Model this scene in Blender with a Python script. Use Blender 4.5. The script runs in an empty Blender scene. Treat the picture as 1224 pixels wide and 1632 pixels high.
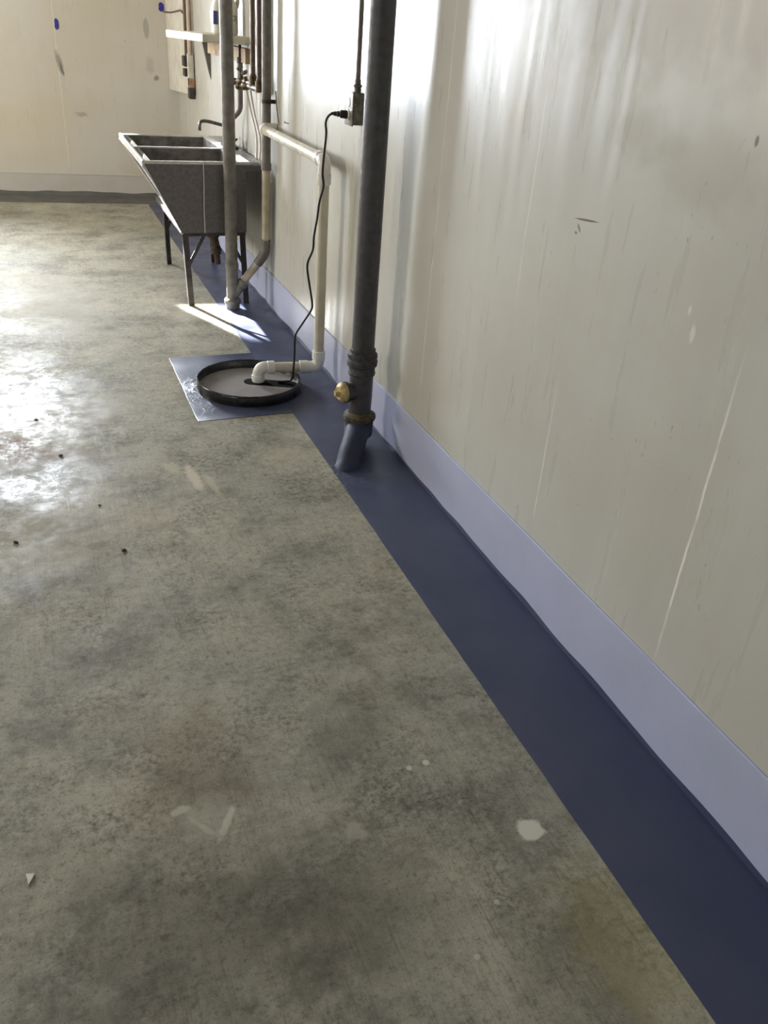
import bpy, bmesh, math, random
from mathutils import Vector, Matrix, noise
random.seed(7)
sc = bpy.context.scene
COL = sc.collection
W = 1.245            # right wall plane (x)
def lin(c):
    out = []
    for v in c:
        v /= 255.0
        out.append(v/12.92 if v <= .04045 else ((v+.055)/1.055)**2.4)
    return (*out, 1.0)

# ------------------------------------------------------------------ geometry helpers
class MB:
    def __init__(s): s.bm = bmesh.new()
    def face(s, pts):
        try: return s.bm.faces.new([s.bm.verts.new(p) for p in pts])
        except ValueError: return None
    def box(s, x0, x1, y0, y1, z0, z1):
        v = [s.bm.verts.new(p) for p in ((x0,y0,z0),(x1,y0,z0),(x1,y1,z0),(x0,y1,z0),(x0,y0,z1),(x1,y0,z1),(x1,y1,z1),(x0,y1,z1))]
        for f in ((3,2,1,0),(4,5,6,7),(0,1,5,4),(1,2,6,5),(2,3,7,6),(3,0,4,7)): s.bm.faces.new([v[i] for i in f])
        return s
    def loft(s, rings, caps=True, closed=False):
        R = [[s.bm.verts.new(p) for p in r] for r in rings]
        n = len(R[0]); m = len(R)
        for i in range(m if closed else m-1):
            a, b = R[i], R[(i+1) % m]
            for j in range(n):
                s.bm.faces.new((a[j], a[(j+1) % n], b[(j+1) % n], b[j]))
        if caps and not closed:
            s.bm.faces.new(R[0][::-1]); s.bm.faces.new(R[-1])
        return s
    def prism(s, poly, z0, z1):
        return s.loft([[(x, y, z0) for x, y in poly], [(x, y, z1) for x, y in poly]])
    def sweep(s, path, section, up=None):
        """sweep a 2-D section [(a,b)..] along path; section may be a function of index"""
        P = [Vector(p) for p in path]
        T = []
        for i in range(len(P)):
            t = (P[min(i+1, len(P)-1)] - P[max(i-1, 0)]).normalized(); T.append(t)
        u = Vector(up) if up else (Vector((0,0,1)) if abs(T[0].z) < .9 else Vector((1,0,0)))
        u = (u - T[0]*u.dot(T[0])).normalized()
        rings = []
        for i, p in enumerate(P):
            if i:
                q = T[i-1].rotation_difference(T[i]); u = q @ u
                u = (u - T[i]*u.dot(T[i])).normalized()
            w = T[i].cross(u)
            sec = section(i) if callable(section) else section
            rings.append([tuple(p + u*a + w*b) for a, b in sec])
        return s.loft(rings)
    def tube(s, path, r, n=20, rr=None):
        def sec(i):
            q = rr[i] if rr else r
            return [(q*math.cos(2*math.pi*k/n), q*math.sin(2*math.pi*k/n)) for k in range(n)]
        return s.sweep(path, sec)
    def lathe(s, prof, org, axis=(0,0,1), n=28):
        """prof = [(distance along the axis, radius)]"""
        org = Vector(org); ax = Vector(axis).normalized()
        return s.tube([org + ax*d for d, r in _mono(prof)], 0, n, [max(r, 1e-4) for d, r in prof])
    def ringlathe(s, prof, org, n=72):
        rings = []
        for k in range(n):
            a = 2*math.pi*k/n
            rings.append([(org[0]+r*math.cos(a), org[1]+r*math.sin(a), org[2]+z) for r, z in prof])
        return s.loft(rings, closed=True)
    def build(s, name, mat, parent=None, smooth=35, bevel=0, seg=2, base=None):
        bm = s.bm
        bmesh.ops.remove_doubles(bm, verts=bm.verts, dist=1e-6)
        bmesh.ops.recalc_face_normals(bm, faces=bm.faces)
        if bevel:
            es = [e for e in bm.edges if len(e.link_faces) == 2 and e.calc_face_angle() > math.radians(40)]
            bmesh.ops.bevel(bm, geom=es, offset=bevel, segments=seg, affect='EDGES', profile=.5, clamp_overlap=True)
        off = None
        if base is not None: off = Vector(base)
        elif parent is not None:
            off = Vector(parent['_w'])
        if off is not None: bmesh.ops.translate(bm, verts=bm.verts, vec=-off)
        for f in bm.faces: f.smooth = True
        for e in bm.edges:
            if len(e.link_faces) == 2 and e.calc_face_angle(0) > math.radians(smooth): e.smooth = False
        me = bpy.data.meshes.new(name); bm.to_mesh(me); bm.free()
        o = bpy.data.objects.new(name, me); COL.objects.link(o)
        me.materials.append(mat)
        if parent is not None: o.parent = parent; o['_w'] = parent['_w']
        elif base is not None: o.location = base
        return o
def _mono(prof):
    out = []; last = None
    for d, r in prof:
        if last is not None and d <= last: d = last + 1e-5
        out.append((d, r)); last = d
    return out
def fillet(pts, rad, n=8):
    P = [Vector(p) for p in pts]; out = [P[0]]
    for i in range(1, len(P)-1):
        a, b, c = P[i-1], P[i], P[i+1]
        u = (a-b).normalized(); v = (c-b).normalized()
        d = min(rad, (a-b).length*.48, (c-b).length*.48)
        s, e = b+u*d, b+v*d
        for k in range(n+1):
            t = k/n; out.append(s*(1-t)**2 + b*2*t*(1-t) + e*t*t)
    out.append(P[-1]); return out
def spline(pts, n=6):
    P = [Vector(p) for p in pts]; out = []
    for i in range(len(P)-1):
        a, b, c, d = P[max(i-1,0)], P[i], P[i+1], P[min(i+2, len(P)-1)]
        for k in range(n):
            t = k/n
            out.append(.5*((2*b)+(c-a)*t+(2*a-5*b+4*c-d)*t*t+(3*b-a-3*c+d)*t**3))
    out.append(P[-1]); return out
def thing(name, label, cat, loc, group=None):
    o = bpy.data.objects.new(name, None); COL.objects.link(o); o.empty_display_size = .05
    o.location = loc; o['_w'] = tuple(loc); o['label'] = label; o['category'] = cat
    if group: o['group'] = group
    return o
def tag(o, label, cat, group=None):
    o['label'] = label; o['category'] = cat
    if group: o['group'] = group
    return o
def structure(o): o['kind'] = 'structure'; return o

# ------------------------------------------------------------------ materials
class NT:
    def __init__(s, name):
        s.m = bpy.data.materials.new(name); s.m.use_nodes = True
        s.t = s.m.node_tree; s.b = s.t.nodes['Principled BSDF']
        s.tc = s.t.nodes.new('ShaderNodeTexCoord'); s.P = s.tc.outputs['Object']
    def n(s, typ, **kw):
        d = s.t.nodes.new(typ)
        for k, v in kw.items(): setattr(d, k, v)
        return d
    def put(s, sock, v):
        if hasattr(v, 'links') or hasattr(v, 'is_linked'): s.t.links.new(v, sock)
        else: sock.default_value = v
    def mapping(s, loc=(0,0,0), rot=(0,0,0), scale=(1,1,1), typ='POINT', src=None):
        d = s.n('ShaderNodeMapping', vector_type=typ)
        s.put(d.inputs['Vector'], src or s.P)
        d.inputs['Location'].default_value = loc; d.inputs['Rotation'].default_value = rot; d.inputs['Scale'].default_value = scale
        return d.outputs[0]
    def noise(s, scale, detail=4, rough=.55, vec=None, dist=0):
        d = s.n('ShaderNodeTexNoise'); s.put(d.inputs['Vector'], vec or s.P)
        d.inputs['Scale'].default_value = scale; d.inputs['Detail'].default_value = detail
        d.inputs['Roughness'].default_value = rough; d.inputs['Distortion'].default_value = dist
        return d.outputs['Fac']
    def ramp(s, v, a, b, lo=0., hi=1.):
        d = s.n('ShaderNodeMapRange', interpolation_type='SMOOTHSTEP')
        s.put(d.inputs['Value'], v)
        d.inputs['From Min'].default_value = a; d.inputs['From Max'].default_value = b
        d.inputs['To Min'].default_value = lo; d.inputs['To Max'].default_value = hi
        return d.outputs['Result']
    def math(s, op, a, b=0.):
        d = s.n('ShaderNodeMath', operation=op); s.put(d.inputs[0], a); s.put(d.inputs[1], b); return d.outputs[0]
    def mix(s, f, a, b):
        d = s.n('ShaderNodeMix', data_type='RGBA'); s.put(d.inputs['Factor'], f); s.put(d.inputs['A'], a) if False else None
        s.put(d.inputs[6], a); s.put(d.inputs[7], b); return d.outputs[2]
    def blob(s, c, r, rot=(0,0,0), wob=.35, wscale=30., soft=.25):
        """irregular stain or other patch with a shape of its own: 1 inside, 0 outside"""
        v = s.mapping(c, rot, r, 'TEXTURE')
        l = s.n('ShaderNodeVectorMath', operation='LENGTH'); s.put(l.inputs[0], v)
        q = min((5, 10, 22, 45), key=lambda k: abs(math.log(k/wscale)))
        s.cache = getattr(s, 'cache', {})
        if q not in s.cache: s.cache[q] = s.math('SUBTRACT', s.noise(q, 3), .5)
        w = s.math('MULTIPLY', s.cache[q], wob*2)
        return s.ramp(s.math('ADD', l.outputs['Value'], w), 1-soft, 1+soft, 1., 0.)
    def bump(s, h, strength, dist=.01, prev=None):
        d = s.n('ShaderNodeBump'); s.put(d.inputs['Height'], h)
        d.inputs['Strength'].default_value = strength; d.inputs['Distance'].default_value = dist
        if prev is not None: s.put(d.inputs['Normal'], prev)
        return d.outputs[0]
    def done(s, color=None, rough=None, metal=None, normal=None, **kw):
        if color is not None: s.put(s.b.inputs['Base Color'], color)
        if rough is not None: s.put(s.b.inputs['Roughness'], rough)
        if metal is not None: s.put(s.b.inputs['Metallic'], metal)
        if normal is not None: s.put(s.b.inputs['Normal'], normal)
        for k, v in kw.items(): s.b.inputs[k].default_value = v
        return s.m
def simple(name, c1, c2=None, scale=40, rough=.5, metal=0., bump=.1, bscale=120, spec=.5, lo=.35, hi=.7):
    t = NT(name); c2 = c2 or tuple(x*.8 for x in c1)
    f = t.ramp(t.noise(scale, 5), lo, hi)
    col = t.mix(f, lin(c1), lin(c2))
    r = t.ramp(t.noise(scale*.7, 3), .3, .7, max(rough-.08, .02), rough+.08)
    nm = t.bump(t.noise(bscale, 3), bump, .004)
    m = t.done(col, r, metal, nm); t.b.inputs['Specular IOR Level'].default_value = spec
    return m

def wall_material(name, seams=(), blobs=(), tone=(192,191,184), tone2=(182,179,168), axis='y', pitmax=.125, stain=None):
    t = NT(name)
    run = (1, 1, 1)
    base = t.mix(t.ramp(t.noise(.9, 5, .6), .35, .68), lin(tone), lin(tone2))
    # long vertical drag marks of the form boards
    st = t.noise(1., 5, .6, t.mapping(scale=(9, 9, .35)))
    base = t.mix(t.ramp(st, .45, .8, 0, .16), base, lin(tuple(v*.88 for v in tone)))
    st2 = t.noise(1., 3, .5, t.mapping(loc=(5,3,1), scale=(70, 70, 2.5)))
    base = t.mix(t.ramp(st2, .64, .82, 0, .16), base, lin((222,221,214)))
    # little air-bubble pits, taller than wide, in loose clusters
    vo = t.n('ShaderNodeTexVoronoi', feature='F1'); t.put(vo.inputs['Vector'], t.mapping(scale=(34, 34, 24)))
    vo.inputs['Scale'].default_value = 1.; vo.inputs['Randomness'].default_value = 1.
    cl = t.ramp(t.noise(2.3, 4, .6), .46, .72, 0., pitmax)
    pit = t.math('LESS_THAN', vo.outputs['Distance'], cl)
    pit = t.math('MULTIPLY', pit, t.ramp(t.noise(25, 2), .42, .6))
    base = t.mix(t.math('MULTIPLY', pit, .45), base, lin((92,84,70)))
    fine = t.math('MULTIPLY', t.ramp(t.noise(70, 2, .5, t.mapping(scale=(1,1,.5))), .68, .76), t.ramp(t.noise(1.7, 3), .45, .65))
    base = t.mix(t.math('MULTIPLY', fine, .45), base, lin((120,112,98)))
    sep = t.n('ShaderNodeSeparateXYZ'); t.put(sep.inputs[0], t.P)
    run = sep.outputs['Y' if axis == 'y' else 'X']
    h = st
    for pos, wd, amt, z0, z1 in seams:
        wob = t.math('MULTIPLY', t.math('SUBTRACT', t.noise(6, 3), .5), .012)
        d = t.math('ABSOLUTE', t.math('ADD', t.math('SUBTRACT', run, pos), wob))
        k = t.ramp(d, wd*.4, wd, amt, 0.)
        k = t.math('MULTIPLY', k, t.ramp(sep.outputs['Z'], z0, z0+.1)); k = t.math('MULTIPLY', k, t.ramp(sep.outputs['Z'], z1-.3, z1, 1, 0))
        k = t.math('MULTIPLY', k, t.ramp(t.noise(9, 3), .3, .55, .35, 1.))
        base = t.mix(k, base, lin((236,232,222)))
    for c, r, rot, col, amt, wob, ws, soft in blobs:
        base = t.mix(t.math('MULTIPLY', t.blob(c, r, rot, wob, ws, soft), amt), base, lin(col))
    rough = t.ramp(t.noise(5, 4, .6, t.mapping(scale=(4, 4, .5))), .3, .7, .26, .38)
    t.b.inputs['Specular IOR Level'].default_value = .32
    nm = t.bump(t.noise(1., 3, .5, t.mapping(scale=(4, 4, .25))), .22, .030)
    nm = t.bump(st, .05, .006, nm)
    nm = t.bump(t.noise(150, 3), .06, .0015, nm)
    nm = t.bump(pit, -.4, .004, nm)
    return t.done(base, rough, 0., nm)

R90 = math.pi/2
m_wall = wall_material('painted_concrete_wall',
    seams=[(1.184, .0045, .8, .22, 1.05), (1.775, .004, .55, .25, .8), (2.05, .004, .35, .8, 1.7), (2.62, .004, .5, .3, 1.7), (3.30, .004, .4, .2, 1.8)],
    blobs=[((W,1.779,1.122),(9,.046,.0026),(math.radians(-6),0,0),(80,66,54),.9,.1,60,.3),
           ((W,1.805,1.098),(9,.012,.004),(math.radians(45),0,0),(90,76,62),.7,.3,60,.3),
           ((W,1.815,1.085),(9,.006,.004),(0,0,0),(90,76,62),.7,.3,60,.3),
           ((W,1.335,.985),(9,.007,.020),(0,0,0),(222,223,217),.6,.9,45,.5),
           ((W,1.36,1.03),(9,.005,.009),(0,0,0),(224,224,218),.6,.9,45,.5),
           ((W,3.03,1.455),(9,.010,.026),(0,0,0),(110,92,78),.7,.5,50,.4),
           ((W,3.02,1.37),(9,.004,.10),(0,0,0),(130,118,105),.6,.3,50,.4),
           ((W,1.30,1.36),(9,.0045,.009),(0,0,0),(40,36,32),.8,.3,50,.3),
           ((W,1.62,1.33),(9,.10,.05),(0,0,0),(150,143,122),.35,.9,18,.6),
           ((W,1.42,1.29),(9,.16,.07),(0,0,0),(150,143,122),.35,.9,14,.6),
           ((W,2.15,1.45),(9,.20,.16),(0,0,0),(158,146,118),.45,.8,6,.6),
           ((W,1.6,1.56),(9,.55,.10),(0,0,0),(132,120,98),.5,.9,9,.7),
           ((W,2.18,1.30),(9,.05,.05),(0,0,0),(170,140,100),.22,.9,12,.8)])
m_back = wall_material('painted_concrete_back_wall', axis='x', pitmax=.20, tone=(202,198,190), tone2=(194,187,170),
    seams=[(.36, .006, .35, .2, 1.9)],
    blobs=[((1.076,0,1.326),(.022,9,.075),(0,0,0),(152,149,141),.7,.25,30,.15),
           ((1.134,0,.966),(.020,9,.020),(0,math.radians(-20),0),(120,114,108),.75,.7,40,.3),
           ((1.085,0,1.06),(.03,9,.06),(0,0,0),(160,156,148),.45,.9,25,.5),
           ((.372,0,1.03),(.020,9,.085),(0,math.radians(-12),0),(132,126,118),.75,.6,30,.4),
           ((.385,0,.99),(.008,9,.05),(0,math.radians(-12),0),(95,92,90),.75,.5,30,.3),
           ((.50,0,.66),(.05,9,.018),(0,0,0),(140,128,112),.6,.9,40,.5),
           ((.05,0,.55),(.35,9,.30),(0,0,0),(200,184,148),.22,.8,4,.8)])

def floor_material():
    t = NT('concrete_floor')
    big = t.noise(1.15, 6, .62); mid = t.noise(4.2, 9, .72); fine = t.noise(26, 6, .7)
    col = t.mix(t.ramp(big, .36, .66), lin((164,162,150)), lin((184,179,161)))
    col = t.mix(t.ramp(mid, .42, .70, 0, .70), col, lin((102,101,92)))
    col = t.mix(t.ramp(t.noise(2.1, 6, .7, t.mapping((7,3,0))), .50, .70, 0, .55), col, lin((188,184,168)))
    col = t.mix(t.ramp(t.noise(.7, 3, .5, t.mapping((1.5,9,0))), .54, .74, 0, .30), col, lin((176,162,126)))
    # grimy clusters of fine dark speckle
    grime = t.math('MULTIPLY', t.ramp(t.noise(60, 6, .75), .40, .68), t.ramp(t.noise(3.3, 8, .74, t.mapping((2.2,5.1,0))), .40, .68))
    col = t.mix(t.math('MULTIPLY', grime, .85), col, lin((62,60,54)))
    col = t.mix(t.ramp(t.noise(330, 3, .7), .50, .72, 0, .40), col, lin((84,82,74)))
    spk = t.ramp(t.noise(130, 3, .7), .54, .70, 0, .55); col = t.mix(spk, col, lin((92,90,82)))
    spw = t.ramp(t.noise(95, 3, .6, t.mapping((3,3,3))), .64, .78, 0, .35); col = t.mix(spw, col, lin((205,201,186)))
    grain = t.noise(38, 11, .82)
    col = t.mix(t.ramp(grain, .50, .64, 0, .50), col, lin((86,84,75)))
    col = t.mix(t.ramp(grain, .46, .36, 0, .40), col, lin((198,194,178)))
    col = t.mix(t.ramp(t.noise(1.9, 4, .6, t.mapping((6,2,0))), .54, .70, 0, .35), col, lin((122,110,88)))
    # trowel / broom drag along the length of the room
    br = t.noise(1., 4, .6, t.mapping(scale=(210, 5, 1)))
    brm = t.ramp(t.noise(1.4, 3, .5, t.mapping((4,1,0))), .36, .58)
    col = t.mix(t.math('MULTIPLY', t.math('MULTIPLY', t.ramp(br, .52, .72), brm), .40), col, lin((80,77,68)))
    pale = (214,212,198)
    B = [((.843,1.003,0),(.030,.028,9),(0,0,.3),pale,.9,.5,40,.2),((.48,1.118,0),(.020,.026,9),(0,0,0),(190,187,170),.7,.8,40,.4),
         ((.135,1.285,0),(.020,.010,9),(0,0,.3),(190,188,174),.8,.8,40,.4),((.185,1.245,0),(.058,.042,9),(0,0,.75),(170,168,154),.55,.9,45,.5),((.222,1.222,0),(.008,.045,9),(0,0,-.55),(200,198,184),.75,.7,45,.4),((.178,1.222,0),(.006,.045,9),(0,0,.62),(186,184,170),.6,.7,45,.4),
         ((.434,2.79,0),(.020,.10,9),(0,0,.1),(205,196,178),.75,.6,25,.4),((.49,2.72,0),(.014,.09,9),(0,0,.1),(186,180,160),.6,.6,25,.4),((.375,2.885,0),(.03,.05,9),(0,0,.2),(196,188,168),.5,.8,25,.5),
         ((.37,2.42,0),(.03,.02,9),(0,0,-.5),(196,190,172),.5,.6,30,.4),
         ((.701,1.25,0),(.008,.008,9),(0,0,0),pale,.85,.3,40,.3),((.657,1.246,0),(.007,.007,9),(0,0,0),pale,.75,.3,40,.3),((.52,1.65,0),(.05,.012,9),(0,0,.1),(176,172,158),.35,.9,45,.7),
         ((.60,.78,0),(.006,.006,9),(0,0,0),pale,.6,.3,40,.3),((.69,.87,0),(.006,.006,9),(0,0,0),pale,.6,.3,40,.3),
         ((-.165,3.17,0),(.06,.13,9),(0,0,0),(122,94,66),.85,.5,14,.25),((-.03,3.10,0),(.13,.05,9),(0,0,-.2),(128,100,72),.6,.9,18,.5),
         ((-.1,2.5,0),(.3,.18,9),(0,0,0),(150,138,110),.4,.8,8,.6),
         ((-.1,3.55,0),(.30,.30,9),(0,0,0),(188,186,182),.6,.9,7,.5),((-.10,2.92,0),(.25,.2,9),(0,0,0),(180,180,180),.45,.9,8,.5),  # pale patches put the window's glare into the floor colour
         ((-.05,5.0,0),(.45,.6,9),(0,0,0),(196,192,180),.5,.9,5,.6),  # faint far glare, laid into the colour as well
         ((.42,.95,0),(.18,.16,9),(0,0,0),(86,84,76),.45,.9,12,.6),((.12,.98,0),(.26,.20,9),(0,0,0),(84,80,70),.5,.9,9,.6),
         ((.78,.70,0),(.10,.16,9),(0,0,0),(92,89,78),.45,.9,12,.6),((.55,1.38,0),(.10,.08,9),(0,0,0),(98,96,88),.45,.9,14,.6),
         ((.9,.72,0),(.10,.16,9),(0,0,0),(160,152,112),.45,.8,10,.6)]
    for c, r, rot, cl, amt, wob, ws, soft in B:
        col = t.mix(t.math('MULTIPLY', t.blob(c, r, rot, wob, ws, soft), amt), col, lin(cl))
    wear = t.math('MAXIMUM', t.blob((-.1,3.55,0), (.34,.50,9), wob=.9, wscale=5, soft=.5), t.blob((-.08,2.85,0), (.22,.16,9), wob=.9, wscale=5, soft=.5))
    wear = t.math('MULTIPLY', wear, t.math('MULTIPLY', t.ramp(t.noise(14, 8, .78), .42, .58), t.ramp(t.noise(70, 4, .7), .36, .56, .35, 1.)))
    rough = t.ramp(t.noise(2.4, 6, .68, t.mapping((9,2,0))), .36, .64, .46, .72)
    rough = t.math('ADD', rough, t.ramp(fine, .35, .7, -.06, .10))
    rough = t.math('SUBTRACT', rough, t.math('MULTIPLY', wear, .20))
    nm = t.bump(big, .25, .02); nm = t.bump(mid, .22, .010, nm); nm = t.bump(fine, .16, .004, nm); nm = t.bump(grain, .12, .002, nm)
    nm = t.bump(br, .14, .002, nm)
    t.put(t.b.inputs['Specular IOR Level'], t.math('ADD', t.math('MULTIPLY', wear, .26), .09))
    return t.done(col, rough, 0., nm)
m_floor = floor_material()

def coating_material():
    t = NT('slate_blue_floor_coating')
    col = t.mix(t.ramp(t.noise(3.5, 4), .35, .7), lin((62,68,93)), lin((70,75,98)))
    col = t.mix(t.ramp(t.noise(40, 4), .62, .8, 0, .4), col, lin((60,62,84)))
    rough = t.ramp(t.noise(6, 5, .6), .35, .68, .32, .50)
    nm = t.bump(t.noise(9, 4), .18, .008); nm = t.bump(t.noise(90, 3), .10, .002, nm)
    # puddled, lumpy film poured around the sump lid and the drain foot
    ring = t.math('MAXIMUM', t.blob((.62,3.58,0), (.075,.21,1), wob=.4, wscale=10, soft=.5), t.blob((.98,2.66,0), (.10,.13,1), wob=.4, wscale=8, soft=.5))
    lump = t.math('MULTIPLY', t.ramp(t.noise(24, 4, .6, dist=.8), .42, .66), ring)
    nm = t.bump(lump, .26, .007, nm)
    rough = t.math('SUBTRACT', rough, t.math('MULTIPLY', ring, .06))
    m = t.done(col, rough, 0., nm); t.b.inputs['Specular IOR Level'].default_value = .38
    return m
m_coat = coating_material()
m_backcoat = simple('dim_lit_blue_coating', (92,91,88), (78,77,75), 6, .5)  # the blue coating, greyed in colour for the dim far light
m_backband = simple('dim_lit_wall_band', (190,186,180), (184,179,172), 5, .5, bump=.12, bscale=60)  # band paint with the duller far light put into its colour
m_band = simple('lavender_wall_band_paint', (174,178,204), (169,173,196), 5, .45, bump=.12, bscale=60)
m_ceil = simple('ceiling_paint', (176,170,158), (150,144,132), 3, .9)
m_whitepaint = simple('white_painted_board', (226,222,212), (206,200,186), 12, .5)
m_shelf = simple('cream_shelf_paint', (224,219,200), (198,192,168), 9, .5)
m_block = simple('raw_wood_block', (176,152,116), (136,112,84), 14, .7)
m_iron = simple('grey_painted_cast_iron', (74,72,75), (60,58,61), 30, .42, bump=.25, bscale=90)
m_hub = simple('rough_grey_hub', (70,68,70), (44,42,44), 60, .6, bump=.6, bscale=70)
m_rusthub = simple('rusty_hub_lip', (96,84,58), (52,46,40), 55, .75, bump=.7, bscale=80)
m_bluebase = simple('blue_coated_pipe_foot', (56,60,82), (48,52,72), 14, .55, bump=.25, bscale=30, spec=.3)
m_brassplug = simple('tarnished_brass_plug', (196,176,122), (150,128,82), 40, .55, .25, bump=.35, bscale=90)
m_pole = simple('grey_painted_drain_pipe', (120,115,108), (98,93,86), 22, .45, bump=.15)
m_waste = simple('grey_weathered_steel', (118,112,104), (92,86,80), 20, .5, .1)
m_beige = simple('beige_pipe_paint', (184,174,152), (160,148,124), 16, .5)
m_pvc = simple('white_pvc', (222,217,202), (206,200,182), 8, .30, bump=.03)
m_pvcfit = simple('white_pvc_fitting', (232,230,224), (218,214,206), 10, .28, bump=.03)
m_pvctan = simple('shade_toned_pvc', (208,202,184), (198,191,170), 10, .36, bump=.04)  # tan tone puts the riser's shaded side into the PVC colour
m_black = simple('black_rubber', (22,20,20), (14,13,13), 30, .45)
m_rim = simple('black_plastic_rim', (26,24,25), (16,15,15), 18, .28, bump=.2, bscale=40)
m_lid = simple('dusty_grey_lid', (152,148,148), (132,130,134), 5, .36, bump=.12, bscale=25)
m_hole = simple('dark_opening', (8,7,8), (6,6,6), 10, .8, spec=.1)
m_sink = simple('grey_sink_shell', (112,107,106), (98,93,92), 60, .38, .15, bump=.12, bscale=200)
m_sinkin = simple('scoured_sink_basin', (134,129,124), (92,86,82), 18, .42, .2, bump=.2)
m_rimw = simple('sunlit_sink_rim', (206,204,200), (186,182,177), 30, .34, 0., bump=.08)  # light tone puts the sun's glare on rim and deck into the colour
m_leg = simple('dark_angle_iron', (74,68,66), (56,50,48), 30, .5, .3)
m_rust = simple('rusty_brown_metal', (74,58,46), (44,36,32), 60, .7, .2, bump=.6)
m_steel = simple('dull_grey_steel', (118,114,108), (88,84,80), 40, .35, .6)
m_chrome = simple('dull_chrome', (120,116,112), (86,82,78), 30, .3, .7)
m_brass = simple('old_brass', (98,82,56), (60,50,38), 60, .5, .5, bump=.4)
m_cond = simple('brownish_conduit_paint', (190,168,150), (166,142,122), 12, .5)
m_copper = simple('brown_copper_pipe', (108,92,82), (84,72,64), 30, .45, .4)
m_coppero = simple('orange_wood_strip', (178,144,116), (150,116,90), 25, .6)
m_box = simple('galvanised_box', (128,124,114), (92,88,80), 45, .42, .5, bump=.3)
m_tape = simple('blue_tape', (52,54,150), (38,40,120), 30, .6)
m_jug = simple('translucent_white_jug', (216,214,200), (204,201,184), 6, .35)
m_label = simple('jug_blue_label', (84,84,150), (70,68,136), 10, .5)
m_print = simple('jug_grey_print', (138,134,122), (122,118,106), 10, .6)
m_tube = simple('clear_vinyl_tube', (190,182,170), (176,166,152), 20, .3)
m_wire = simple('brown_wire', (112,94,80), (92,76,64), 20, .6)
m_leaf = simple('dry_brown_crumb', (86,64,42), (50,38,28), 60, .8)
m_paper = simple('white_paper', (226,224,218), (210,208,200), 30, .7)
m_string = simple('white_string', (214,210,202), (196,190,182), 30, .8)
m_wood_frame = simple('white_window_frame', (220,218,210), (204,200,190), 10, .5)
def deck_stain(m):
    t = NT.__new__(NT); t.m = m; t.t = m.node_tree; t.b = t.t.nodes['Principled BSDF']
    t.tc = t.n('ShaderNodeTexCoord'); t.P = t.tc.outputs['Object']
    k = t.math('MULTIPLY', t.blob((.285,0,.785), (.055,.62,.05), wob=.6, wscale=20, soft=.4), t.ramp(t.noise(42, 4, .65), .48, .58))
    old = t.b.inputs['Base Color'].links[0].from_socket
    t.put(t.b.inputs['Base Color'], t.mix(t.math('MULTIPLY', k, .85), old, lin((70,58,48))))
deck_stain(m_rimw)
def pane_material():
    t = NT('window_glass'); nt = t.t
    tr = t.n('ShaderNodeBsdfTransparent'); gl = t.n('ShaderNodeBsdfGlossy'); gl.inputs['Roughness'].default_value = .02
    mx = t.n('ShaderNodeMixShader'); mx.inputs[0].default_value = .06
    nt.links.new(tr.outputs[0], mx.inputs[1]); nt.links.new(gl.outputs[0], mx.inputs[2])
    nt.links.new(mx.outputs[0], nt.nodes['Material Output'].inputs['Surface'])
    return t.m
m_pane = pane_material()
m_sunstop = simple('opaque_sun_stop', (228,232,236), (220,226,232), 20, .6)  # opaque white, for panes added to cut the sun down to a patch

# ------------------------------------------------------------------ the room
ZC = 2.38; YF = -3.4; XL = -3.6; YB = 8.25
b = MB(); b.box(XL-.2, 1.6, YF-.2, 8.6, -.15, 0); structure(b.build('floor', m_floor))
b = MB(); b.box(XL-.2, 1.6, YF-.2, 8.6, ZC, ZC+.15); structure(b.build('ceiling', m_ceil))
b = MB(); b.prism([(W,YF),(W,6.95),(1.31,6.95),(1.31,8.6),(1.55,8.6),(1.55,YF)], 0, ZC); structure(b.build('wall_right', m_wall))

def wall_holes(b, a0, a1, z0, z1, holes, put):
    """put(a0,a1,z0,z1) adds a slab; holes sorted along the wall"""
    cur = a0
    for h0, h1, hz0, hz1 in holes:
        put(cur, h0, z0, z1); put(h0, h1, z0, hz0); put(h0, h1, hz1, z1); cur = h1
    put(cur, a1, z0, z1)
BW = [(-1.05,-.28,1.05,2.25)]          # window of the back wall, left of the frame
CLEAR = (-.75,-.335,1.78,2.10)          # clear pane shaped for the sun patch; opaque panes added around it
b = MB(); wall_holes(b, XL, 1.6, 0, ZC, BW, lambda p, q, r, s: b.box(p, q, 0, .25, r, s))
o = structure(b.build('wall_back', m_back)); o.location = (0, YB, 0); o.rotation_euler = (0, 0, -.0997)
backM = Matrix.Translation((0,YB,0)) @ Matrix.Rotation(-.0997, 4, 'Z')
def back(x, y, z): return tuple(backM @ Vector((x, y, z)))
LW = [(-1.2,-.2,1.45,2.2), (1.2,2.3,1.45,2.2), (5.5,6.6,1.35,2.2)]  # unseen left windows, added and placed for fill light
b = MB(); wall_holes(b, YF, 8.6, 0, ZC, LW, lambda p, q, r, s: b.box(XL-.2, XL, p, q, r, s))
structure(b.build('wall_left', m_wall))
b = MB(); b.box(XL, W, YF-.2, YF, 0, ZC); structure(b.build('wall_front', m_wall))
wn = 0
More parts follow.
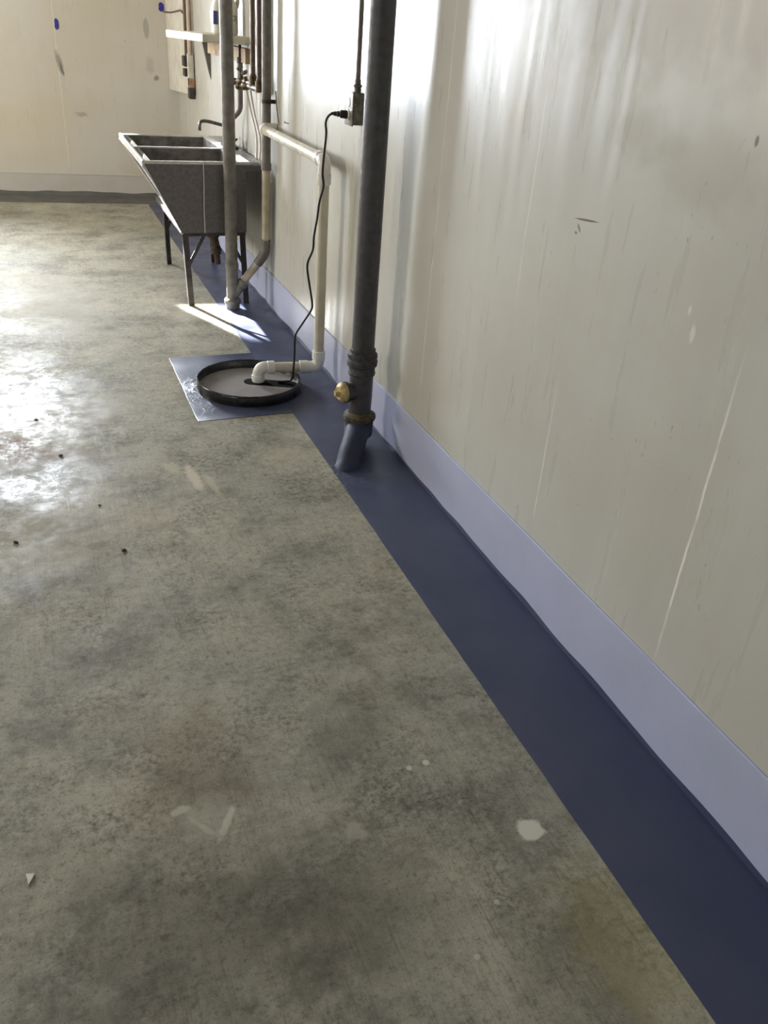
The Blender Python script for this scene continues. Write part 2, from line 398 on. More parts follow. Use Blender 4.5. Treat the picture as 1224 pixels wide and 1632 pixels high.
def window(hole, mat, clear=None):
    global wn; wn += 1
    a0, a1, z0, z1 = hole
    root = bpy.data.objects.new('window_%d' % wn, None); COL.objects.link(root); structure(root); root['_w'] = (0,0,0)
    f = MB(); t = .045
    for q in ((a0,a0+t,z0,z1),(a1-t,a1,z0,z1),(a0+t,a1-t,z0,z0+t),(a0+t,a1-t,z1-t,z1)): f.box(q[0], q[1], .10, .16, q[2], q[3])
    f.build('window_frame', m_wood_frame, root)
    if clear:
        c0, c1, d0, d1 = clear
        for k, (p0, p1, q0, q1) in enumerate(((a0+t,c0,z0+t,z1-t),(c0,c1,z0+t,d0),(c1,a1-t,z0+t,z1-t),(c0,c1,d1,z1-t))):
            if p1-p0 > .002 and q1-q0 > .002:
                p = MB(); p.box(p0, p1, .126, .134, q0, q1); p.build('sun_block_pane', m_sunstop, root)
        p = MB(); p.box(c0, c1, .128, .132, d0, d1); p.build('pane', m_pane, root)
    else:
        p = MB(); p.box(a0+t, a1-t, .128, .132, z0+t, z1-t); p.build('pane', m_pane, root)
    root.matrix_world = mat
window(BW[0], backM, CLEAR)
leftM = Matrix.Translation((XL,0,0)) @ Matrix.Rotation(R90, 4, 'Z')
for h in LW: window(h, leftM)

# painted bands at the foot of the walls and the slate-blue floor coating
def wob(y, k, a): return a*noise.noise(Vector((y*k, 3.1, .7)))
b = MB(); rings = []
ys = [-3.4 + i*.06 for i in range(int((6.95+3.4)/.06)+1)] + [6.95]
for y in ys:
    zt = .236 - .0065*max(y, 0) + wob(y, 3, .003)
    rings.append([(W,y,0),(W-.0025,y,0),(W-.0025,y,zt-.006),(W-.0055,y,zt-.003),(W-.004,y,zt+.001),(W,y,zt+.001)])
b.loft(rings); structure(b.build('baseboard_right', m_band))
b = MB(); b.box(XL, 1.30, -.0025, 0, 0, .182); b.box(XL, 1.30, -.005, 0, .178, .186)
o = structure(b.build('baseboard_back', m_backband)); o.matrix_world = backM
b = MB(); rings = []
SX = .952
ys = [-3.4 + i*.02 for i in range(int((7.85+3.4)/.02)+1)]
for y in ys:
    e = SX + wob(y, 9, .0015)
    h = .016 + wob(y, 6, .010) + wob(y, 1.3, .010)
    rings.append([(e,y,0),(e+.004,y,.0012),(1.20,y,.0016),(1.232,y,.0018),(W-.0042,y,.0030),(W-.0034,y,max(h,.006)),(W-.0025,y,max(h,.006)),(W-.0025,y,.0)])
b.loft(rings)
n = 26                                                        # square apron around the sump lid
x0, x1, y0, y1 = .540, SX, 3.275, 4.045
b.loft([[(x0+wob(y,9,.002),y,0),(x0+.003,y,.0019),(x1+.002,y,.0019),(x1+.002,y,0)] for y in [y0+(y1-y0)*i/n for i in range(n+1)]])
structure(b.build('trim_1', m_coat, smooth=60))
rings = []
for i in range(121):
    x = XL + (1.29-XL)*i/120
    yb = 8.25-.1*x-.0035; yf = 7.93-.085*x
    h = .035 + wob(x, 5, .016)
    rings.append([(x,yf,0),(x,yf+.004,.0018),(x,yb-.03,.003),(x,yb-.006,.016),(x,yb,h),(x,yb+.001,0)])
b = MB(); b.loft(rings); structure(b.build('trim_3', m_backcoat, smooth=60))
b = MB(); b.loft([[(1.232,7.02,.935),(1.31,7.02,.935),(1.31,8.12,.885),(1.232,8.12,.885)],[(1.232,7.02,ZC),(1.31,7.02,ZC),(1.31,8.12,ZC),(1.232,8.12,ZC)]])
structure(b.build('trim_2', m_whitepaint, bevel=.004))

# ------------------------------------------------------------------ soil stack by the wall
SXc, SYc = 1.138, 2.95
t = thing('drain_stack', 'thick dark grey cast iron drain stack with cleanout, standing on blue floor stripe', 'pipe', (1.0,2.71,0))
b = MB(); b.tube([(SXc,SYc,z) for z in (.36,.8,1.4,2.0,ZC)], .0445, 36); b.build('pipe', m_iron, t)
b = MB(); b.lathe([(.290,.046),(.292,.053),(.300,.055),(.306,.052),(.325,.052),(.332,.060),(.350,.061),(.358,.057),(.366,.060),(.378,.058),(.384,.050),(.396,.051),(.400,.0455)], (SXc,SYc,0), n=40)
b.build('upper_hub', m_hub, t)
b = MB(); b.lathe([(.105,.044),(.20,.047),(.292,.047)], (SXc,SYc-.002,0), n=36); 
pd = Vector((-.96,-.22,.02)).normalized(); pc = Vector((SXc,SYc,.225))
b.lathe([(.01,.034),(.062,.036),(.066,.042),(.078,.042)], pc, pd, n=28)
fit = b.build('cleanout_fitting', m_iron, t, smooth=50)
b = MB(); b.lathe([(.074,.040),(.086,.041),(.094,.037),(.098,.030),(.104,.026),(.105,.0)], pc, pd, n=28)
q = pc + pd*.108
b.box(q.x-.012, q.x+.010, q.y-.010, q.y+.010, q.z-.010, q.z+.010)
pl = b.build('cleanout_plug', m_brassplug, t, smooth=40); pl['label'] = 'pale brass cleanout plug'
b = MB(); b.lathe([(.095,.050),(.103,.062),(.112,.066),(.124,.065),(.130,.056),(.136,.048)], (SXc-.002,SYc-.01,0), n=40)
b.lathe([(.030,.050),(.034,.056),(.097,.058)], (SXc-.004,SYc-.014,0), n=40) if False else None
lip = b.build('hub_lip', m_rusthub, t); lip['label'] = 'rust stained hub lip'
b = MB()
b.tube(spline([(SXc-.003,SYc-.012,.110),(SXc-.010,SYc-.022,.070),(1.085,2.85,.045),(1.04,2.775,.012),(1.00,2.70,-.06)], 8), 0, 36,
       [.058 - .010*min(1, max(0,(i-6)/8)) + (.006 if i > 26 else 0) for i in range(33)])
h2 = MB(); h2.lathe([(.034,.052),(.040,.057),(.098,.059)], (SXc-.006,SYc-.016,0), n=40); h2.build('lower_hub', m_hub, t)
f = b.build('angled_foot', m_bluebase, t, smooth=60); f['label'] = 'blue coated angled pipe foot'

# ------------------------------------------------------------------ sump lid
cx, cy = .835, 3.600
t = thing('sump_pit_cover', 'round black rimmed sump lid with dusty grey centre set in blue coated square', 'sump cover', (cx,cy,0))
b = MB(); b.ringlathe([(.236,.0),(.238,.010),(.2365,.046),(.234,.049),(.230,.049),(.228,.046),(.226,.0)], (cx,cy,.001), 96); b.build('rim', m_rim, t, smooth=50)
b = MB(); b.prism([(cx+.2275*math.cos(a*math.pi/48), cy+.2275*math.sin(a*math.pi/48)) for a in range(96)], .002, .010); b.build('lid', m_lid, t)
b = MB()
sa, sb = Vector((.858,3.642)), Vector((1.022,3.572)); sd = (sb-sa).normalized(); sn = Vector((-sd.y, sd.x)); hw = .037
pts = [sb + sd*hw*math.cos(-R90+math.pi*k/12) + sn*hw*math.sin(-R90+math.pi*k/12) for k in range(13)] + [sa + sd*hw*math.cos(R90+math.pi*k/12) + sn*hw*math.sin(R90+math.pi*k/12) for k in range(13)]
b.prism([tuple(p) for p in pts], .009, .0115); b.build('slot_opening', m_hole, t)

# ------------------------------------------------------------------ sump discharge pipe (white PVC)
PX, PY, PZ = 1.170, 3.605, .985
t = thing('discharge_pipe', 'white plastic pump pipe rising from sump lid and turning along the wall', 'pipe', (.885,3.60,.014))
def sock(b, org, axis, L, r=.0295): b.lathe([(0,r-.001),(.002,r+.001),(L-.002,r+.001),(L,r-.002)], org, axis, n=28)
b = MB(); b.tube([(PX,3.67,PZ),(PX,4.63,PZ)], .0245, 28)
b.build('upper_pipe', m_pvc, t)
b = MB(); b.tube(fillet([(PX,4.585,PZ),(PX,4.65,PZ),(PX+.07,4.655,PZ)], .05), .0275, 28); b.build('wall_elbow', m_pvcfit, t)
b = MB(); b.tube(fillet([(PX,3.665,PZ),(PX,PY,PZ),(PX,PY,.915)], .06, 10), .0275, 28)
sock(b, (PX,3.645,PZ), (0,1,0), .045); sock(b, (PX,PY,.935), (0,0,-1), .045); b.build('upper_elbow', m_pvcfit, t)
b = MB(); b.tube([(PX,PY,.915),(PX,PY,.13)], .0235, 28); r_ = b.build('riser', m_pvctan, t); r_['label'] = 'vertical riser tinted tan for its shaded side'
b = MB(); b.tube(fillet([(PX,PY,.15),(PX,PY,.076),(1.09,3.617,.076)], .055, 10), .0275, 28)
sock(b, (PX,PY,.115), (0,0,1), .04); sock(b, (1.12,3.613,.076), (-1,.15,0), .04); b.build('lower_elbow', m_pvcfit, t)
b = MB(); b.tube([(1.10,3.616,.076),(.945,3.633,.078)], .0235, 28); r_ = b.build('floor_run', m_pvctan, t)
b = MB(); b.tube(fillet([(.960,3.632,.078),(.892,3.638,.080),(.888,3.639,.011)], .062, 12), .0275, 28)
sock(b, (.930,3.634,.078), (1,-.08,0), .034); sock(b, (.889,3.6388,.045), (0,0,-1), .030); b.build('lid_elbow', m_pvcfit, t)

# ------------------------------------------------------------------ outlet box, conduit, cord
t = thing('outlet_box', 'grey metal wall outlet box with thin conduit above and black plug in it', 'outlet', (W,3.385,1.205))
b = MB(); b.box(1.195, W, 3.345, 3.425, 1.150, 1.262); b.build('box', m_box, t, bevel=.005)
b = MB(); b.box(1.189, 1.195, 3.340, 3.430, 1.146, 1.266); cp = b.build('cover_plate', m_box, t, bevel=.002)
b = MB()
for z in (1.183, 1.229): b.lathe([(0,.018),(.003,.0175),(.0035,.0)], (1.1895,3.385,z), (-1,0,0), n=20)
b.build('receptacle', m_pvctan, cp)
b = MB(); b.lathe([(0,.014),(.018,.014),(.02,.017),(.026,.017),(.028,.012),(.045,.012)], (1.222,3.385,1.262), n=16); b.build('connector', m_steel, t)
b = MB(); b.tube([(1.222,3.385,1.30),(1.224,3.388,1.7),(1.224,3.388,ZC)], .0095, 16); b.build('conduit', m_waste, t)
b = MB(); b.box(1.236, W, 3.365, 3.405, 1.60, 1.622); b.build('strap', m_steel, t)

t = thing('power_cord', 'black pump power cord hanging from the outlet box down to sump lid', 'cord', (1.05,3.60,.02))
pts = [(1.150,3.415,1.184),(1.135,3.420,1.183),(1.122,3.436,1.167),(1.118,3.445,1.143),(1.124,3.453,1.104),(1.119,3.461,1.013),(1.119,3.469,.952),(1.127,3.477,.905),(1.114,3.485,.842),(1.109,3.494,.773),(1.100,3.502,.702),(1.099,3.51,.643),(1.081,3.518,.591),(1.082,3.526,.548),(1.099,3.535,.466),(1.113,3.543,.393),(1.108,3.551,.362),(1.079,3.559,.312),(1.048,3.564,.261),(1.042,3.567,.224),(1.042,3.568,.155),(1.037,3.568,.076),(1.036,3.575,.045),(1.026,3.585,.024),(1.000,3.598,.017),(.972,3.602,.016)]
b = MB(); b.tube(spline(pts, 5), .0047, 10); b.build('cable', m_black, t)
b = MB(); b.lathe([(0,.013),(.004,.015),(.026,.0145),(.030,.010),(.036,.010),(.038,.0115),(.042,.008),(.048,.009),(.054,.006),(.062,.005)], (1.1885,3.395,1.183), (-.93,.36,0), n=18); b.build('plug', m_black, t)

# ------------------------------------------------------------------ laundry sink
Y0, Y1 = 4.87, 5.95
zt, zb = .782, .415
t = thing('laundry_sink', 'grey two basin laundry sink on angle iron legs with a slanted front', 'sink', (.9,5.4,0))
b = MB()
def fx(z): return .581 + (.764-.581)*(zt-z)/(zt-zb)            # slanted front
prof = [(fx(zt),zt),(fx(zt-.03),zt-.03),(.764,zb),(1.128,zb),(1.128,.738),(1.222,.746),(1.222,zt)]
B1 = (Y0+.035, 5.385); B2 = (5.435, Y1-.035); XI0, XI1 = .622, 1.095
# outer shell sides
n_ = len(prof)
for i in range(n_-1):
    (xa,za),(xb_,zb_) = prof[i], prof[i+1]
    b.face([(xa,Y0,za),(xb_,Y0,zb_),(xb_+(.04 if i == 1 else 0),Y1,zb_),(xa+(.04 if i == 2 else 0),Y1,za)])
b.face([(x,Y0,z) for x,z in prof]); b.face([(x+(.04 if k == 2 else 0),Y1,z) for k, (x,z) in enumerate(prof)][::-1])
sh = b.build('sink_shell', m_sink, t, smooth=30)
b = MB()
xs = [fx(zt), XI0, XI1, 1.222]; yy = [Y0, B1[0], B1[1], B2[0], B2[1], Y1]
for i in range(3):
    for j in range(5):
        if i == 1 and j in (1, 3): continue
        b.box(xs[i], xs[i+1], yy[j], yy[j+1], zt-.004, zt+.004)
bmesh.ops.remove_doubles(b.bm, verts=b.bm.verts, dist=1e-5)
inner = {}
for f in b.bm.faces:
    k = tuple(sorted(v.index for v in f.verts)) if False else tuple(sorted(tuple(round(c,5) for c in v.co) for v in f.verts)); inner.setdefault(k, []).append(f)
bmesh.ops.delete(b.bm, geom=[f for fs in inner.values() if len(fs) > 1 for f in fs], context='FACES')
b.tube([(fx(zt)+.002,Y0-.004,zt),(fx(zt)+.002,Y1+.004,zt)], .010, 14)
b.tube([(fx(zt),Y0+.002,zt-.001),(1.222,Y0+.002,zt-.001)], .008, 12)
b.tube([(fx(zt),Y1-.002,zt-.001),(1.222,Y1-.002,zt-.001)], .008, 12)
b.box(fx(zt)-.006, fx(zt)+.004, Y0-.003, Y1+.003, zt-.028, zt+.002)
b.tube([(fx(zt)-.003,Y1-.004,zt-.02),(.802,Y1-.004,zb),(.764,Y0+.004,zb-.002)], .008, 12)  # added bead draws the lit shell edge in the light rim tone
rm = b.build('rim', m_rimw, t, smooth=40); rm['label'] = 'sink rim and back deck toned bright as if sunlit'
def basin(a, c):
    b = MB(); z1 = zb+.03
    T_ = [(XI0,a,zt),(XI1,a,zt),(XI1,c,zt),(XI0,c,zt)]; B_ = [(.795,a+.02,z1),(1.07,a+.02,z1),(1.07,c-.02,z1),(.795,c-.02,z1)]
    for i in range(4): b.face([T_[i], T_[(i+1)%4], B_[(i+1)%4], B_[i]])
    b.face(B_)
    o = b.build('basin', m_sinkin, t); 
    d = MB(); d.lathe([(0,.034),(.003,.034),(.005,.026),(.0055,.0)], (.985,(a+c)/2,z1), n=20); d.build('drain_strainer', m_steel, o)
basin(*B1); basin(*B2)
# tray frame and legs
b = MB()
for y in (Y0+.012, Y1-.036): b.box(.765, 1.125, y, y+.024, zb-.020, zb-.002)
for x in (.768, 1.098): b.box(x, x+.024, Y0+.036, Y1-.036, zb-.020, zb-.002)
b.build('support_frame', m_leg, t)
def angle(b, p, q, sx, sy, w=.032, th=.005):
    """L-section angle iron from p to q; sx, sy point along its two flanges"""
    sec = [(0,0),(sx*w,0),(sx*w,sy*th),(sx*th,sy*th),(sx*th,sy*w),(0,sy*w)]
    b.loft([[(p[0]+a,p[1]+c,p[2]) for a,c in sec],[(q[0]+a,q[1]+c,q[2]) for a,c in sec]])
for (xt, xb2, y, sx, sy) in ((.768,.786,Y0+.014,1,1),(.800,.806,Y1-.10,1,-1),(1.122,1.140,Y0+.014,-1,1),(1.122,1.140,Y1-.10,-1,-1)):
    b = MB(); angle(b, (xt,y,zb-.003), (xb2,y,.0005), sx, sy); lg = b.build('leg', m_leg, t)
    d = MB(); xm = xt+(xb2-xt)*.5; s2 = sx
    d.sweep([(xm+.010*s2,y+.004*sy,.215),(xm+.115*s2,y+.004*sy,zb-.012)], [(-.009,-.003),(.009,-.003),(.009,.003),(-.009,.003)], up=(1,0,0)); d.build('brace', m_leg, lg)
b = MB(); b.lathe([(0,.040),(-.001+.012,.040)], (.985,5.13,zb-.012)); 
b.tube(fillet([(.985,5.13,zb-.005),(.985,5.13,.345),(1.0,5.13,.275)], .03), .026, 20)
b.lathe([(0,.036),(.018,.038),(.036,.034)], (.985,5.13,.335))
b.lathe([(0,.030),(.03,.033),(.05,.025)], (1.0,5.13,.235)); b.tube([(1.004,5.13,.25),(1.010,5.13,.175)], .018, 16)
dr = b.build('drain_tail', m_rust, t); dr['label'] = 'rusty drain tailpiece under the near basin'
# faucet on the back deck
FY = 5.45
b = MB(); b.box(1.135, 1.195, FY-.11, FY+.11, zt+.003, zt+.020); b.lathe([(0,.024),(.03,.020),(.075,.017),(.11,.014)], (1.168,FY,zt+.015), n=18)
fc = b.build('faucet', m_rust, t, bevel=.002); fc['label'] = 'rust browned faucet body'
b = MB(); b.tube(spline([(1.168,FY,.87),(1.160,FY,.893),(1.125,FY,.908),(1.085,FY,.917),(1.04,FY,.926),(1.008,FY,.927),(.993,FY,.917),(.989,FY,.897),(.989,FY,.876)], 5), .0095, 14)
b.build('spout', m_chrome, fc)
for s in (-1, 1):
    b = MB(); b.lathe([(0,.016),(.03,.013),(.035,.022),(.045,.022),(.05,.010)], (1.168,FY+s*.085,zt+.018), n=14)
    for a in range(4): b.tube([(1.168,FY+s*.085,zt+.058),(1.168+.03*math.cos(a*R90+.4),FY+s*.085+.03*math.sin(a*R90+.4),zt+.060)], .006, 8)
    b.build('handle', m_rust, fc)

tag(MB().tube(spline([(.893,4.862,.788),(.894,4.858,.77),(.893,4.858,.65),(.889,4.857,.55),(.890,4.858,.418)], 4), .0028, 8).build('string', m_string, base=(.893,4.858,.42)),
    'thin white string hanging down over the near end of the grey sink', 'string')

# ------------------------------------------------------------------ vertical drain pole in front of the sink
t = thing('drain_pole', 'tall grey round drain pipe standing on the floor right before the sink', 'pipe', (1.024,4.86,0))
b = MB(); b.tube([(1.024,4.80,.04),(1.0235,4.80,.8),(1.022,4.80,1.6),(1.021,4.80,ZC)], .0335, 32); b.build('pipe', m_pole, t)
b = MB(); b.lathe([(-.01,.040),(.03,.041),(.034,.047),(.052,.048),(.060,.043),(.064,.035)], (1.024,4.80,0), n=32); b.build('floor_hub', m_pole, t)
b = MB(); b.lathe([(0,.034),(.003,.0375),(.028,.0375),(.031,.034)], (1.024,4.80,.235), n=28); b.build('coupling', m_pole, t)
b = MB(); b.tube([(1.030,4.80,.075),(1.085,4.79,.155)], .028, 24); b.lathe([(0,.029),(.004,.032),(.028,.032),(.032,.027)], (1.073,4.79,.137), (.055,-.01,.08), n=24); b.build('branch_socket', m_pole, t)

# waste pipe on the wall with its diagonal branch
t = thing('waste_pipe', 'grey wall pipe behind the sink end with beige lower length and slanted branch', 'pipe', (1.2,4.70,.345))
b = MB(); b.tube([(1.2,4.70,.80),(1.2,4.69,1.5),(1.2,4.69,ZC)], .0235, 24); b.build('upper_length', m_waste, t)
b = MB(); b.lathe([(.775,.0235),(.777,.0275),(.812,.0275),(.814,.0235)], (1.2,4.70,0), n=24); b.build('coupling', m_waste, t)
b = MB(); b.tube([(1.2,4.70,.79),(1.2,4.715,.36)], .0225, 24); l_ = b.build('lower_length', m_beige, t); l_['label'] = 'beige lower pipe length'
b = MB(); b.tube(fillet([(1.2,4.714,.41),(1.2,4.717,.335),(1.160,4.745,.272)], .05, 8), .0265, 24); b.build('elbow', m_waste, t)
b = MB(); b.tube([(1.172,4.738,.29),(1.085,4.79,.158)], .0225, 24); br_ = b.build('branch', m_beige, t); br_['label'] = 'beige slanted branch pipe'
for z in (1.10, 1.95):
    b = MB(); b.lathe([(0,.026),(.018,.026)], (1.2,4.692,z), n=20); b.box(1.2, W, 4.682, 4.702, z, z+.018); b.build('clamp', m_rust, t)

tag(MB().tube(spline([(1.238,4.655,1.16),(1.232,4.61,1.09),(1.237,4.58,1.01)], 6), .003, 8).build('hanger_wire', m_wire, base=(1.237,4.6,1.05)),
    'short bent brown wire on wall just right of the grey waste pipe', 'wire')
tag(MB().lathe([(0,.002),(.02,.002),(.021,.005),(.023,.005)], (W,4.43,1.035), (-1,-.2,.3), n=8).build('nail', m_rust, base=(W,4.43,1.035)),
    'small dark nail in wall just above the white horizontal pipe', 'nail')

# ------------------------------------------------------------------ water supply with hose valves
def water(name, label, y, run_z, y_end, grp):
    t = thing(name, label, 'pipe', (1.2,y,run_z), grp)
    b = MB(); b.tube([(1.2,y,run_z),(1.2,y,1.7),(1.2,y,ZC)], .0135, 18); b.build('riser', m_copper, t)
    b = MB(); b.tube(fillet([(1.2,y,run_z+.05),(1.2,y,run_z),(1.2,y_end,run_z)], .02), .016, 16); b.lathe([(0,.022),(.05,.022)], (1.2,y-.001,run_z-.01), n=16); b.build('fitting', m_brass, t)
    v = MB(); v.lathe([(0,.015),(.01,.021),(.04,.021),(.05,.014),(.07,.013),(.072,.018),(.09,.018)], (1.2,y_end,run_z), (-.5,.85,-.1), n=16)
    v.lathe([(0,.012),(.035,.010)], (1.19,y_end+.02,run_z+.01), (-.15,0,1), n=12); vv = v.build('valve', m_brass, t)
    h = MB(); hc = Vector((1.185,y_end+.02,run_z+.055))
    h.lathe([(0,.008),(.006,.019),(.014,.019),(.018,.008)], hc, (-.5,-.2,.85), n=14)
    h.build('handle', m_steel, vv)
    return t
water('water_pipe', 'thin brown water pipe left of its twin, ending at the brass valves', 4.985, 1.165, 5.19, 'water pipes above the sink')
water('water_pipe', 'thin brown water pipe right of its twin, next to grey waste pipe', 4.845, 1.150, 5.08, 'water pipes above the sink')
for k, (ys_, lab) in enumerate((([5.16,5.13,5.02,4.96], 'left one of two thin pale tubes hanging below the brass valves'), ([5.06,5.05,4.94,4.89], 'right one of two thin pale tubes hanging below the brass valves'))):
    pts = [(1.205,ys_[0],1.13),(1.222,ys_[1],1.02),(1.226,ys_[2],.90),(1.21,ys_[3],.795)]
    tag(MB().tube(spline(pts, 6), .005, 10).build('drain_tube', m_tube, base=(1.21,ys_[3],.795)), lab, 'tube', 'thin tubes under the valves')

t = thing('supply_pipe', 'grey bent pipe dropping from under the shelf to the sink faucet', 'pipe', (1.165,5.45,.84))
b = MB(); b.tube([(1.212,5.34,1.345),(1.212,5.34,1.25)], .0085, 14); u_ = b.build('thin_length', m_rust, t); u_['label'] = 'thin dark upper length'
b = MB(); b.tube(fillet([(1.214,5.35,1.262),(1.214,5.36,1.00),(1.160,5.45,.925),(1.160,5.45,.86)], .035), .0155, 20); b.build('bent_length', m_waste, t)
b = MB(); b.lathe([(0,.019),(.03,.019)], (1.213,5.35,1.245), n=16); b.build('coupling', m_leg, t)

# ------------------------------------------------------------------ shelf and jug
t = thing('wall_shelf', 'cream painted board shelf on the right wall above the sink', 'shelf', (W,5.8,1.345))
b = MB(); v0 = [(.976,5.2,1.343),(W,5.2,1.343),(W,6.4,1.322),(.966,6.4,1.322)]; v1 = [(.976,5.2,1.381),(W,5.2,1.381),(W,6.4,1.366),(.966,6.4,1.366)]
b.loft([v0, v1]); b.build('board', m_shelf, t, bevel=.003)
b = MB(); b.box(1.215, W, 5.22, 6.3, 1.25, 1.323); b.build('cleat', m_block, t)
b = MB(); b.loft([[(W,6.36,1.322),(1.19,6.36,1.322),(1.232,6.36,1.13),(W,6.36,1.09)],[(W,6.385,1.322),(1.19,6.385,1.322),(1.232,6.385,1.13),(W,6.385,1.09)]]); b.build('bracket', m_pole, t)

jx, jy, jz = 1.146, 5.42, 1.379
t = thing('jug', 'white plastic jug with a blue label standing on the cream shelf', 'jug', (jx,jy,jz))
def sup(hx, hy, z, n=32, e=3.2):
    out = []
    for k in range(n):
        a = 2*math.pi*k/n; c, s_ = math.cos(a), math.sin(a)
        out.append((jx+hx*math.copysign(abs(c)**(2/e), c), jy+hy*math.copysign(abs(s_)**(2/e), s_), z))
    return out
b = MB(); b.loft([sup(hx, hy, jz+z) for z, hx, hy in ((0,.062,.045),(.004,.070,.053),(.02,.072,.055),(.125,.072,.055),(.14,.069,.053),(.185,.048,.040),(.215,.030,.028),(.225,.022,.022),(.25,.021,.021))]); b.build('body', m_jug, t, smooth=60)
b = MB(); b.lathe([(0,.024),(.022,.024),(.025,.021)], (jx,jy,jz+.245), n=20); b.build('cap', m_label, t)
b = MB(); b.tube(spline([(jx+.030,jy,jz+.215),(jx+.062,jy,jz+.212),(jx+.076,jy,jz+.18),(jx+.068,jy,jz+.135)], 6), .011, 12); b.build('handle', m_jug, t)
b = MB(); b.box(jx-.0745, jx-.050, jy-.0562, jy+.035, jz+.05, jz+.115); l_ = b.build('side_label', m_label, t, bevel=.001); l_['label'] = 'blue side label'
b = MB()
for (x0,x1,z0,z1) in ((.006,.022,.094,.099),(.006,.022,.078,.082),(.006,.022,.062,.066),(.030,.050,.094,.098),(.030,.034,.075,.098),(.046,.050,.075,.098),(.030,.050,.072,.076),(.056,.060,.055,.100)):
    b.box(jx+x0, jx+x1, jy-.0562, jy-.054, jz+z0, jz+z1)
b.build('print', m_print, t)

# ------------------------------------------------------------------ things in the far corner
t = thing('switch_conduit', 'brown wall conduit with dark switches at the edge of white corner panel', 'conduit', (1.225,7.0,.95))
b = MB(); b.tube([(1.220,7.17,1.19),(1.220,7.15,1.6),(1.220,7.15,ZC)], .010, 12); b.build('thin_conduit', m_wire, t)
b = MB(); b.tube([(1.222,6.98,1.20),(1.222,6.98,1.6),(1.222,6.98,ZC)], .014, 14); b.build('thick_conduit', m_cond, t)
b = MB(); b.box(1.185, 1.232, 7.06, 7.16, 1.12, 1.19); b.build('switch_box', m_leg, t, bevel=.006)
b = MB(); b.box(1.185, 1.232, 7.05, 7.14, 1.055, 1.108); b.build('switch_box', m_leg, t, bevel=.006)
b = MB(); b.box(1.20, 1.238, 6.97, 7.015, 1.0, 1.21); b.build('white_strip', m_whitepaint, t)
b = MB(); b.box(1.20, 1.238, 6.955, 7.015, .99, 1.05); b.build('wood_strip', m_coppero, t)
b = MB(); b.box(1.195, 1.240, 6.94, 7.015, .915, .99); b.build('end_box', m_leg, t, bevel=.006)
tag(MB().tube(spline([back(1.22,-.004,1.455), (1.228,7.85,1.455),(1.226,7.55,1.468),(1.222,7.35,1.475),(1.221,7.19,1.455)], 6), .006, 8).build('cable', m_wire, base=(1.226,7.5,1.46)),
    'thin brown cable stretched from back wall across white corner panel', 'cable')
def tape(x, z, w, h, label):
    b = MB(); n = 10
    pts = [(x+w*math.cos(2*math.pi*k/n)*(1+.2*math.sin(k*2.3)), z+h*math.sin(2*math.pi*k/n)*(1+.15*math.sin(k*3.1))) for k in range(n)]
    b.loft([[back(p, -.0002, q) for p, q in pts], [back(p, -.003, q) for p, q in pts]])
    tag(b.build('tape_scrap', m_tape, base=back(x, 0, z)), label, 'tape', 'blue tape scraps on the back wall')
tape(.381, 1.312, .017, .042, 'blue tape scrap on the open middle of the back wall')
tape(1.205, 1.487, .022, .034, 'blue tape scrap in the corner above the cream shelf')

# ------------------------------------------------------------------ bits lying on the floor
def crumb(name, x, y, s, mat, label, cat, seed, grp=None, flat=.35):
    rnd = random.Random(seed); bm = bmesh.new(); bmesh.ops.create_icosphere(bm, subdivisions=2, radius=s)
    ax = rnd.uniform(0, 3.1); sx = rnd.uniform(.55, .8)
    for v in bm.verts:
        k = 1 + .5*noise.noise(v.co*(1.6/s) + Vector((seed,0,0)))
        v.co = v.co*k; v.co.x *= sx; v.co.z *= flat
    bmesh.ops.rotate(bm, verts=bm.verts, matrix=Matrix.Rotation(ax, 3, 'Z'))
    lo = min(v.co.z for v in bm.verts)
    b = MB(); b.bm.free(); b.bm = bm; bmesh.ops.translate(bm, verts=bm.verts, vec=(x, y, -lo))
    tag(b.build(name, mat, base=(x, y, 0)), label, cat, grp)
G = 'dry crumbs on the concrete floor'
crumb('dirt_crumb', -.179, 2.486, 0.0099, m_leaf, 'rusty brown crumb on bare floor at the left edge below shiny patches', 'debris', 3, G)
crumb('dirt_crumb', .136, 2.352, 0.0093, m_leaf, 'flat dark crumb lying alone on bare concrete, nearest of the crumbs', 'debris', 5, G)
crumb('dirt_crumb', -.013, 3.074, 0.0093, m_leaf, 'dark crumb beside the brown stain among the shiny patches', 'debris', 8, G)
crumb('dirt_crumb', -.09, 3.43, 0.0081, m_leaf, 'dark crumb in the left shiny patch above brown stain', 'debris', 11, G)
crumb('dirt_crumb', .09, 2.66, 0.0062, m_leaf, 'small dark crumb midway between brown stain and the lone nearest crumb', 'debris', 14, G)
b = MB(); b.loft([[(-.176,1.222,0),(-.160,1.216,0),(-.164,1.208,0),(-.172,1.196,0)], [(-.176,1.222,.003),(-.160,1.216,.006),(-.164,1.208,.004),(-.172,1.196,.002)]])
tag(b.build('paper_scrap', m_paper, base=(-.168,1.21,0)), 'tiny white paper scrap on the dark floor at lower left', 'paper')

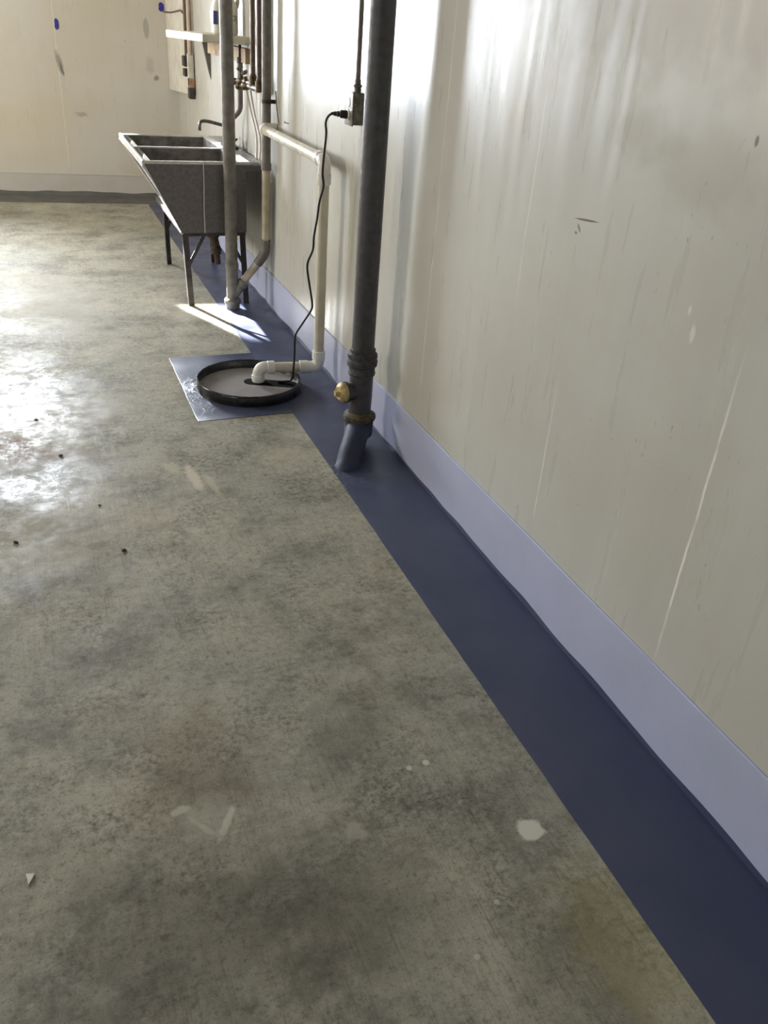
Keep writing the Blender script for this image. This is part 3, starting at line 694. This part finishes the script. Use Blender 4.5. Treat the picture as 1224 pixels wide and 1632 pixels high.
# ------------------------------------------------------------------ light
def area(name, loc, rot, sx, sy, power, col, spread=math.pi):
    l = bpy.data.lights.new(name, 'AREA'); l.shape = 'RECTANGLE'; l.size = sx; l.size_y = sy; l.energy = power; l.color = col; l.spread = spread
    o = bpy.data.objects.new(name, l); COL.objects.link(o); o.location = loc; o.rotation_euler = rot; return o
DAY = (.85, .915, 1.0)
for i, (a0, a1, z0, z1) in enumerate(BW):
    c = back((a0+a1)/2, .04, (z0+z1)/2)
    area('daylight_back_window', c, (-R90, 0, -.0997), a1-a0-.1, z1-z0-.1, (150,)[i], DAY, math.radians(112))
for i, (a0, a1, z0, z1) in enumerate(LW):
    area('fill_lamp_left', (XL-.04, (a0+a1)/2, (z0+z1)/2), (0, -R90, 0), z1-z0-.1, a1-a0-.1, (19, 16, 135)[i], ((.90,.94,1.), (1.,.97,.92), (1.,.94,.85))[i])  # fill lamps for the added left windows
s = bpy.data.lights.new('sun', 'SUN'); s.energy = 85; s.angle = math.radians(.8); s.color = (.98, .98, 1.)
so = bpy.data.objects.new('sun', s); COL.objects.link(so)
az, el = math.radians(22.3), math.radians(24.8)
d = Vector((math.sin(az)*math.cos(el), -math.cos(az)*math.cos(el), -math.sin(el)))
so.rotation_euler = d.to_track_quat('-Z', 'Y').to_euler(); so.location = (-2, 12, 5)
wd = bpy.data.worlds.new('World'); sc.world = wd; wd.use_nodes = True
wd.node_tree.nodes['Background'].inputs[0].default_value = (.75, .86, 1., 1); wd.node_tree.nodes['Background'].inputs[1].default_value = 1.0

# ------------------------------------------------------------------ camera
cam = bpy.data.cameras.new('camera'); co = bpy.data.objects.new('camera', cam); COL.objects.link(co)
cam.sensor_fit = 'VERTICAL'; cam.sensor_height = 36; cam.lens = 1340/1632*36; cam.clip_start = .02
R = ((0.9300193, -0.1270908, 0.3448363), (-0.3611248, -0.4901825, 0.7932906), (0.0682128, -0.8623045, -0.5017748))
co.matrix_world = Matrix(((R[0][0], -R[0][1], -R[0][2], 0), (R[1][0], -R[1][1], -R[1][2], 0), (R[2][0], -R[2][1], -R[2][2], 1.5), (0,0,0,1)))
sc.camera = co
sc.view_settings.view_transform = 'Standard'; sc.view_settings.look = 'None'; sc.view_settings.gamma = 1; sc.view_settings.use_curve_mapping = False
sc.view_settings.exposure = 0.0
sc.cycles.max_bounces = 10; sc.cycles.diffuse_bounces = 6; sc.cycles.sample_clamp_indirect = 6
sc.cycles.use_denoising = True
for o in COL.objects:
    if '_w' in o: del o['_w']
